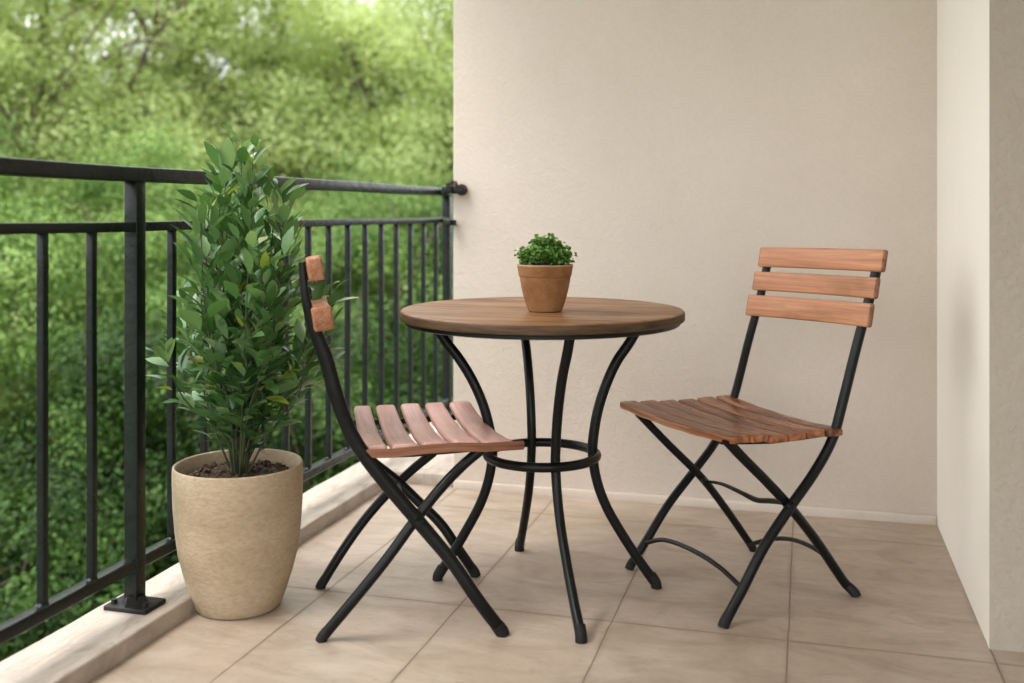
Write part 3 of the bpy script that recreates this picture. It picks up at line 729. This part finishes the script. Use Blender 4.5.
# ------------------------------------------------------------------ trees and shrubs outside
GZ = -6.5
m = MB(); m.add([(-400, -400, GZ), (400, -400, GZ), (400, 400, GZ), (-400, 400, GZ)], [(0, 1, 2, 3)]); tag(m.build('ground', M['ground'], smooth=False), kind='structure')
def crown_mesh(name, seed, H0, H1, rx, nlobes, nclump, nleaf, leaf, mat, csig):
    """crown between heights H0..H1, lobes -> clumps -> leaves. Returns mesh and lobe centres"""
    g = np.random.default_rng(seed)
    cz, rz = (H0+H1)/2, (H1-H0)/2
    lob = []
    for i in range(nlobes):
        z = -0.9+1.8*(i+0.5)/nlobes; a = i*2.39996+g.uniform(-.4, .4); rad = math.sqrt(max(0.06, 1-z*z))*g.uniform(0.45, 0.78)
        lob.append((rad*rx*math.cos(a), rad*rx*math.sin(a), cz+z*rz*0.86, rx*g.uniform(0.34, 0.52)))
    lob = np.array(lob)
    li = g.integers(0, nlobes, nclump)
    dv = g.normal(size=(nclump, 3)); dv /= np.linalg.norm(dv, axis=1, keepdims=True)
    rad = lob[li, 3]*g.uniform(0.35, 1.12, nclump)**0.6
    cc = lob[li, :3]+dv*rad[:, None]*np.array([1, 1, 0.85])
    sg = csig*g.uniform(0.6, 1.5, nclump)
    ct = g.uniform(0, 1, nclump)
    N_ = nclump*nleaf
    ci = np.repeat(np.arange(nclump), nleaf)
    od = g.normal(size=(N_, 3)); od /= np.linalg.norm(od, axis=1, keepdims=True)
    off = od*(1.75*g.uniform(0.0, 1.0, N_)**0.45)[:, None]*sg[ci][:, None]*np.array([1.15, 1.15, 0.7])+g.normal(size=(N_, 3))*0.03
    p = cc[ci]+off
    on = off/(np.linalg.norm(off, axis=1, keepdims=True)+1e-6)
    nor = dv[ci]*0.4+on*1.0+g.normal(size=(N_, 3))*0.38+np.array([0, 0, 0.5])
    nor /= np.linalg.norm(nor, axis=1, keepdims=True)
    ax = np.cross(nor, g.normal(size=(N_, 3))); ax /= np.linalg.norm(ax, axis=1, keepdims=True)
    ay = np.cross(nor, ax); L_ = leaf*g.uniform(0.6, 1.3, N_)[:, None]
    V = np.stack([p-ax*L_*0.5, p+ay*L_*0.30-nor*L_*0.05, p+ax*L_*0.5, p-ay*L_*0.30-nor*L_*0.05], axis=1).reshape(-1, 3)
    Fc = np.arange(N_*4).reshape(-1, 4)
    tone = np.clip(0.65*ct[ci]+0.35*g.uniform(0, 1, N_), 0, 1)
    return np_mesh(name, V, Fc, np.repeat(tone, 4), mat, link=False), lob
def trunk_mesh(name, lob, H0, H1, r0, seed):
    g = random.Random(seed); q = MB()
    tp = Vector((g.uniform(-.3, .3), g.uniform(-.3, .3), H1*0.80))
    pts = [Vector((0, 0, -0.2)), Vector((g.uniform(-.1, .1), g.uniform(-.1, .1), H1*0.25)), Vector((g.uniform(-.25, .25), g.uniform(-.25, .25), H1*0.5)), tp]
    tube(q, pts, [r0*1.25, r0, r0*0.7, r0*0.25], 12, 6)
    path = catmull(pts, 10)
    for l in lob:
        c = Vector(l[:3]); z0 = max(H0*0.6, c.z-l[3]*1.6); k = min(range(len(path)), key=lambda i: abs(path[i].z-z0)); b = path[k]
        mid = b.lerp(c, 0.5)+Vector((g.uniform(-.2, .2), g.uniform(-.2, .2), -0.15))
        tube(q, [b, mid, c], [r0*0.34, r0*0.22, r0*0.07], 8, 5)
        for j in range(4):
            e = c+Vector((g.gauss(0, 1), g.gauss(0, 1), g.gauss(0.3, 1))).normalized()*l[3]*0.85
            tube(q, [c.lerp(mid, 0.4), c.lerp(e, 0.5)+Vector((0, 0, 0.08)), e], [r0*0.13, r0*0.08, r0*0.03], 5, 4)
    o = q.build(name, M['bark']); me = o.data; bpy.data.objects.remove(o); return me
def kindof(seed, H0, H1, rx, nl, nc, nf, leaf, mat, csig, r0, name):
    cm, lob = crown_mesh(name+'_crown', seed, H0, H1, rx, nl, nc, nf, leaf, mat, csig)
    return cm, trunk_mesh(name+'_trunk', lob, H0, H1, r0, seed)
K_big = kindof(3, 1.8, 10.2, 2.7, 18, 300, 620, 0.050, M['leaf_bright'], 0.25, 0.20, 'a')
K_big2 = kindof(5, 1.6, 9.6, 2.5, 16, 280, 600, 0.050, M['leaf_mid'], 0.25, 0.19, 'b')
K_far = kindof(9, 3.0, 11.5, 3.6, 30, 330, 520, 0.062, M['leaf_hazed'], 0.31, 0.24, 'c')
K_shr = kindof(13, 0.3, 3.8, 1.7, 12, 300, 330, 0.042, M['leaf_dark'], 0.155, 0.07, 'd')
def plant(name, K, r, f, z, sc, rot, label, cat, group):
    e = empty(name, W(r, f, z)); e.scale = (sc, sc, sc); e.rotation_euler = (0, 0, rot)
    tag(e, label, cat, group)
    for nm, me in (('crown', K[0]), ('trunk', K[1])):
        o = bpy.data.objects.new(nm, me); COL.objects.link(o); o.parent = e
    return e
GT = 'broadleaf trees beyond the railing'; GS = 'dark shrubs below the balcony'
def at_u(u, f): return (u-CX)/F_PX*f
trees = [  # u, depth, scale, rot, kind, label
 (30, 9.0, 0.84, 0.3, K_big, 'bright yellow-green leafy tree behind the railing at the left edge'),
 (200, 10.5, 0.83, 1.9, K_big, 'bright yellow-green tree rising behind the tip of the potted shrub'),
 (370, 11.2, 0.85, 3.6, K_big2, 'mid-green leafy tree behind the railing next to the free edge of the wall'),
 (110, 14.5, 1.08, 2.2, K_far, 'tall haze-paled green tree further back, left of the thin gap of sky'),
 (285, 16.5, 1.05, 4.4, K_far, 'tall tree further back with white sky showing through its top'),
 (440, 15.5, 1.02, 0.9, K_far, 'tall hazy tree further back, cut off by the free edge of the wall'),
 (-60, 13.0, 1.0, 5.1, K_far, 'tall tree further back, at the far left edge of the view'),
]
for (u, f, sc, rot, K, lb) in trees: plant('broadleaf_tree', K, at_u(u, f), f, GZ, sc, rot, lb, 'tree', GT)
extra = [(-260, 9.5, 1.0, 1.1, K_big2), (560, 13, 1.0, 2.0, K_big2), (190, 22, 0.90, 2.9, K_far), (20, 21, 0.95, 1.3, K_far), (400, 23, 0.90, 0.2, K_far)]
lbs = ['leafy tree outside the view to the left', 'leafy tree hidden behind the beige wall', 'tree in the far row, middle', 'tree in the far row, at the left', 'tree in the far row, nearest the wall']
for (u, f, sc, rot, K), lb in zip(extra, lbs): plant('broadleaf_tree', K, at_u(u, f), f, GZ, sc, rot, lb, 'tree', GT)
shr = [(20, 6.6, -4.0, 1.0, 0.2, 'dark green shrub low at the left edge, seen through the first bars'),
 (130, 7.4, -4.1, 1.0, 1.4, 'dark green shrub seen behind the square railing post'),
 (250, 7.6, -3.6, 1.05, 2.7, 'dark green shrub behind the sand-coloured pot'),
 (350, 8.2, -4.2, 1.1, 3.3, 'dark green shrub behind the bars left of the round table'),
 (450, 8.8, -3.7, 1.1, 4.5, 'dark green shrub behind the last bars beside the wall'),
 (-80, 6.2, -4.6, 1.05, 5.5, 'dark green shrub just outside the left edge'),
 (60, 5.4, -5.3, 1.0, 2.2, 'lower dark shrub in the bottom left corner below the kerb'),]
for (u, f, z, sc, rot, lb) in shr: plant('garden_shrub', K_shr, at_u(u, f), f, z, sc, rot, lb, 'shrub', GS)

# ------------------------------------------------------------------ light
w = bpy.data.worlds.new('World'); scene.world = w; w.use_nodes = True; t = w.node_tree
sky = t.nodes.new('ShaderNodeTexSky'); sky.sky_type = 'NISHITA'; sky.sun_disc = False
EL, AZ = R(60), R(222)     # azimuth measured clockwise from +Y (compass style)
sky.sun_elevation = EL; sky.sun_rotation = AZ; sky.air_density = 1.0; sky.dust_density = 6.0; sky.ozone_density = 0.6
bg = t.nodes['Background']; bg.inputs['Strength'].default_value = 0.15
cl = noise(t, mapped(t, t.nodes.new('ShaderNodeTexCoord').outputs['Generated'], (1, 1, 2.5)), 2.2, 6, 0.55)
cc = mixc(t, sky.outputs[0], (15.5, 15.6, 15.7), ramp(t, [(0.32, (0.45,)*3), (0.6, (0.95,)*3)], cl))
t.links.new(cc, bg.inputs['Color'])
sun = bpy.data.lights.new('sun', 'SUN'); sun.energy = 1.8; sun.angle = R(26); sun.color = (1.0, 0.975, 0.94)
so = bpy.data.objects.new('sun', sun); COL.objects.link(so)
sv = Vector((math.sin(AZ)*math.cos(EL), math.cos(AZ)*math.cos(EL), math.sin(EL)))
so.rotation_euler = sv.to_track_quat('Z', 'Y').to_euler(); so.location = (-5, -5, 10)
vs_ = scene.view_settings; vs_.view_transform = 'Standard'; vs_.look = 'None'; vs_.gamma = 1; vs_.exposure = 0.74
scene.cycles.max_bounces = 10; scene.cycles.diffuse_bounces = 6; scene.cycles.transparent_max_bounces = 8
scene.cycles.use_denoising = True
